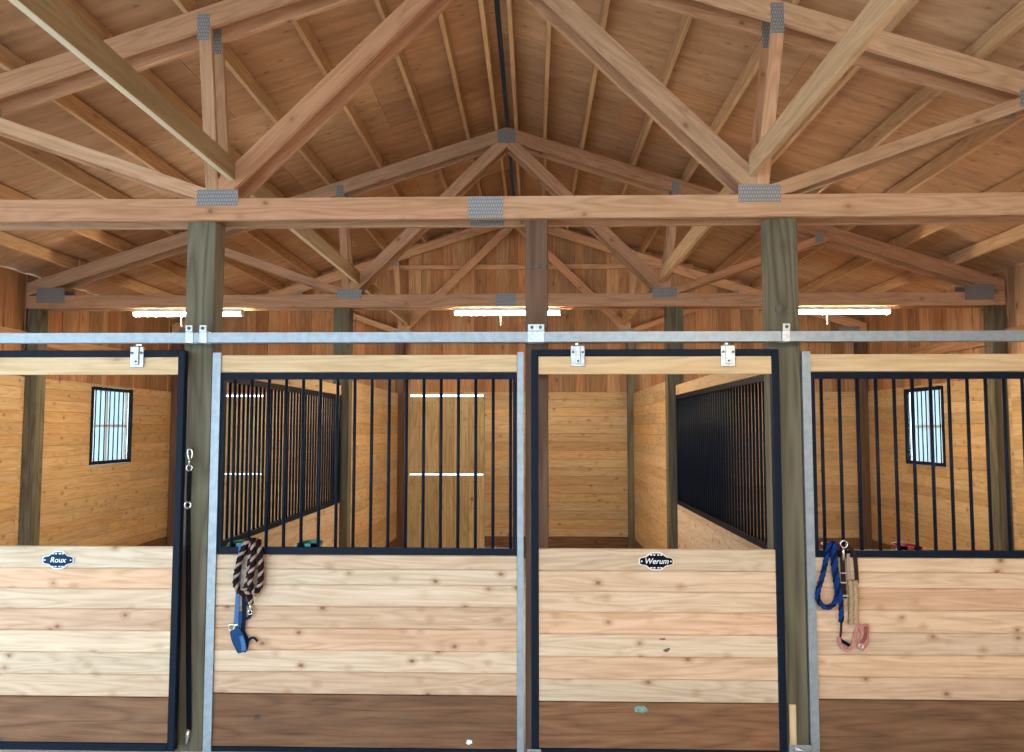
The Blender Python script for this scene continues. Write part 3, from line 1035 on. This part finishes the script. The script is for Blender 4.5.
# blue halter below it
t = thing('horse_halter', 'blue nylon halter hanging below the braided rope', 'halter', (-1.84, -.02, 1.27))
put('crown_strap', MB().ribbon(W2(t, smooth_path(P3([(-1.846, 1.272), (-1.850, 1.179), (-1.858, .982), (-1.866, .773)], -.014), .03)), .026), M['lightblue'], t)
put('cheek_strap', MB().ribbon(W2(t, smooth_path(P3([(-1.823, 1.0), (-1.817, .859), (-1.822, .730)], -.013), .03)), .026), M['navy'], t)
put('fold_strap', MB().ribbon(W2(t, smooth_path(P3([(-1.838, .86), (-1.836, .80), (-1.858, .745)], -.018), .03)), .022), M['bluenylon'], t)
put('halter_ring', MB().tube(W2(t, ring_tube(-1.893, -.012, .760, .019, 0)), .005, 6, closed=True).tube(W2(t, [(-1.878, -.012, .772), (-1.85, -.012, .778)]), .010, 6), M['silver'], t, smooth=True)
nb = MB()
npath = smooth_path(P3([(-1.868, .752), (-1.850, .705), (-1.830, .655), (-1.816, .612)], -.024), .012)
nb.ribbon(W2(t, npath), [.048 + .034 * math.sin(PI * (.12 + .8 * q / (len(npath) - 1))) for q in range(len(npath))], .018)
put('noseband', nb, M['bluenylon'], t, bevel=.004)
put('nose_fold', MB().ribbon(W2(t, smooth_path(P3([(-1.822, .715), (-1.806, .66), (-1.806, .625)], -.037), .012)), .026, .006), M['lightblue'], t)
put('throat_strap', MB().ribbon(W2(t, smooth_path(P3([(-1.803, .915), (-1.776, .885), (-1.773, .85), (-1.785, .822), (-1.818, .808)], -.014), .012)), .017), M['navy'], t)
put('strap_end', MB().ribbon(W2(t, smooth_path(P3([(-1.80, .625), (-1.791, .665), (-1.768, .697), (-1.745, .698), (-1.725, .676)], -.02), .012)), .014), M['navy'], t)
put('under_strap', MB().ribbon(W2(t, smooth_path(P3([(-1.822, .735), (-1.795, .69), (-1.795, .65), (-1.812, .61)], -.013), .012)), .022), M['navy'], t)

# blue lead rope on the other grille
t = thing('lead_rope', 'blue lead rope hanging in a long loop from the grille sill', 'rope', (1.81, Y0, 1.29))
rp = MB()
a = [(1.842, .014, 1.278), (1.814, -.034, 1.294), (1.790, -.036, 1.200), (1.768, -.036, 1.109), (1.737, -.036, 1.007), (1.742, -.036, .946), (1.781, -.036, .914), (1.828, -.036, .932), (1.852, -.036, .993), (1.844, -.036, 1.079), (1.834, -.036, 1.170), (1.838, -.026, 1.296), (1.842, .014, 1.278)]
b = [(1.858, .014, 1.278), (1.852, -.03, 1.298), (1.838, -.058, 1.240), (1.843, -.062, 1.111), (1.862, -.062, .985), (1.867, -.055, .890), (1.866, -.050, .830)]
for path in (a, b):
    rp.rope(W2(t, path), .016, (0, 0, 1), 10)
put('rope_strands', rp, [M['ropeblue'], M['ropenavy']], t, smooth=True)

# leather halter with fleece and pink noseband
t = thing('horse_halter', 'brown leather halter with tan fleece and pink noseband beside blue rope', 'halter', (1.92, -.02, 1.29))
put('cheek_strap', MB().ribbon(W2(t, smooth_path(P3([(1.898, 1.284), (1.900, 1.138), (1.903, .965)], -.014), .03)), .028), M['leather'], t)
put('buckle', MB().ribbon(W2(t, P3([(1.880, 1.118), (1.92, 1.118)], -.019)), .008).ribbon(W2(t, P3([(1.880, 1.06), (1.92, 1.06)], -.019)), .008).ribbon(W2(t, P3([(1.882, .978), (1.93, .985)], -.019)), .010), M['silver'], t)
put('crown_strap', MB().ribbon(W2(t, smooth_path(P3([(1.930, 1.285), (1.962, 1.255), (1.977, 1.200), (1.983, 1.060)], -.014), .02)), .024), M['leather'], t)
put('inner_strap', MB().ribbon(W2(t, smooth_path(P3([(1.934, 1.235), (1.934, 1.15), (1.936, 1.06)], -.012), .03)), .022), M['ropetan'], t)
fl = MB()
for cx in (1.940, 1.969):
    pth = smooth_path(P3([(cx, 1.075), (cx + .002, .97), (cx - .002, .86), (cx, .815)], -.022), .012)
    fl.tube(W2(t, pth), [.0165 + random.uniform(-.0035, .0035) for _ in pth], 9)
put('fleece_sleeve', fl, M['fleece'], t, smooth=True)
put('halter_ring', MB().tube(W2(t, ring_tube(1.897, -.05, 1.298, .021, 0)), .005, 6, closed=True), M['silver'], t, smooth=True)
put('snap', MB().tube(W2(t, [(1.892, -.05, 1.275), (1.892, -.05, 1.25), (1.890, -.05, 1.20)]), [.007, .009, .006], 8), M['silver'], t, smooth=True)
put('noseband', MB().ribbon(W2(t, smooth_path(P3([(1.858, .735), (1.874, .680), (1.911, .656), (1.946, .690), (1.962, .760), (1.986, .815)], -.022), .012)), .022, .012), M['pink'], t, bevel=.003)
pk = MB()
pth = smooth_path(P3([(2.010, .812), (2.018, .76), (2.008, .71), (1.982, .660)], -.026), .012)
pk.ribbon(W2(t, pth), [.052 + .008 * math.sin(i) for i in range(len(pth))], .018)
put('nose_padding', pk, M['pink'], t, bevel=.005)
put('nose_lining', MB().ribbon(W2(t, smooth_path(P3([(2.022, .80), (2.012, .735), (1.985, .70)], -.038), .012)), .022, .006), M['pinkdark'], t)
put('chin_strap', MB().ribbon(W2(t, P3([(1.874, .712), (1.905, .695), (1.938, .675)], -.014)), .020), M['rubber'], t)
put('throat_strap', MB().ribbon(W2(t, P3([(1.884, .83), (1.879, .77), (1.872, .715)], -.012)), .012), M['leather'], t)
put('side_ring', MB().tube(W2(t, ring_tube(1.988, -.04, .685, .012, 0)), .004, 6, closed=True), M['silver'], t, smooth=True)

# black tie strap with snaps on the left-hand post
t = thing('tie_strap', 'black tie strap with nickel snaps hanging down the post', 'strap', (-2.19, -.012, 1.88))
put('webbing', MB().ribbon(W2(t, smooth_path(P3([(-2.187, 1.742), (-2.187, 1.52), (-2.180, 1.2), (-2.162, .6), (-2.145, .13)], -.014), .05)), [.026] * 8 + [.029] * 60, .006), M['rubber'], t)
sn = MB()
sn.tube(W2(t, ring_tube(-2.187, -.014, 1.752, .018, 0)), .0055, 8, closed=True)
sn.tube(W2(t, [(-2.188, -.014, 1.772), (-2.187, -.014, 1.81)]), .007, 8)
sn.tube(W2(t, smooth_path([(-2.189, -.014, 1.80), (-2.200, -.014, 1.84), (-2.195, -.014, 1.872), (-2.178, -.014, 1.868), (-2.170, -.014, 1.84), (-2.176, -.014, 1.812)], .006)), .006, 8)
put('bull_snap', sn, M['silver'], t, smooth=True)
put('strap_ring', MB().tube(W2(t, ring_tube(-2.189, -.016, 1.518, .019, 0)), .0065, 8, closed=True), M['silver'], t, smooth=True)
put('end_snap', MB().tube(W2(t, [(-2.145, -.018, .14), (-2.150, -.018, .10), (-2.156, -.018, .05)]), [.010, .014, .008], 8), M['silver'], t, smooth=True)

# wooden lath and roller guides at the feet of the doors
t = thing('wooden_lath', 'short pale wooden lath standing at the foot of the post', 'stick', (1.570, -.016, .001))
put('lath', MB().box(0, .325, -.021, .021, -.008, .008, tint=.1), M['raw'], t, basis((0, 0, 0), (.008, 0, 1), (1, 0, 0)), bevel=.003)
def guide(x0, x1, y, label, z1=.13):
    t = thing('door_guide', label, 'bracket', ((x0 + x1) / 2, y, 0))
    h = (x1 - x0) / 2
    mb = MB()
    mb.box(-h, h, -.004, 0, z1 - .07, z1)
    mb.box(-h, h, -.03, -.004, z1 - .028, z1 - .022)
    mb.box(-h, -h + .02, -.03, 0, .001, z1 - .008)
    put('bracket', mb, M['galv'], t, bevel=.002)
    put('roller', MB().tube([(-h + .03, -.017, z1 - .012), (h - .01, -.017, z1 - .045)], .010, 8), M['zinc'], t, smooth=True)
guide(1.510, 1.640, -.128, 'galvanised roller guide crossing the lath at the post foot')
guide(-.045, .040, -.122, 'small galvanised roller guide at the middle post foot', .085)

# ------------------------------------------------------------------ daylight and camera
w = bpy.data.worlds.new('overcast_sky')
SC.world = w
w.use_nodes = True
nt = w.node_tree
nt.nodes.clear()
out = N(nt, 'ShaderNodeOutputWorld')
bg = N(nt, 'ShaderNodeBackground')
bg.inputs['Color'].default_value = (.60, .80, 1.0, 1)
bg.inputs['Strength'].default_value = 5.5
nt.links.new(bg.outputs[0], out.inputs[0])

cd = bpy.data.cameras.new('camera')
cam = bpy.data.objects.new('camera', cd)
COL.objects.link(cam)
F, VX, VY, ROLL = 790.0, 534.0, 429.0, .0011
dy = Vector(((VX - 512) / F, -(VY - 376) / F, 1)).normalized()
a = Vector((1, ROLL, 0))
a.z = -(a.x * dy.x + a.y * dy.y) / dy.z
dx = a.normalized()
dz = dx.cross(dy)
if dz.y < 0:
    dz = -dz
# rows: world axes; columns: camera right, up, back
R = Matrix(((dx.x, dx.y, -dx.z), (dy.x, dy.y, -dy.z), (dz.x, dz.y, -dz.z)))
cam.matrix_world = Matrix.Translation((0, -5.0, 2.0)) @ R.to_4x4()
cd.sensor_fit = 'HORIZONTAL'
cd.sensor_width = 36.0
cd.lens = F / 1024 * 36.0
cd.clip_start = .05
cd.clip_end = 300
SC.camera = cam

SC.view_settings.view_transform = 'Standard'
SC.view_settings.look = 'None'
SC.view_settings.gamma = 1.0
SC.view_settings.use_curve_mapping = False
SC.view_settings.exposure = 0.5
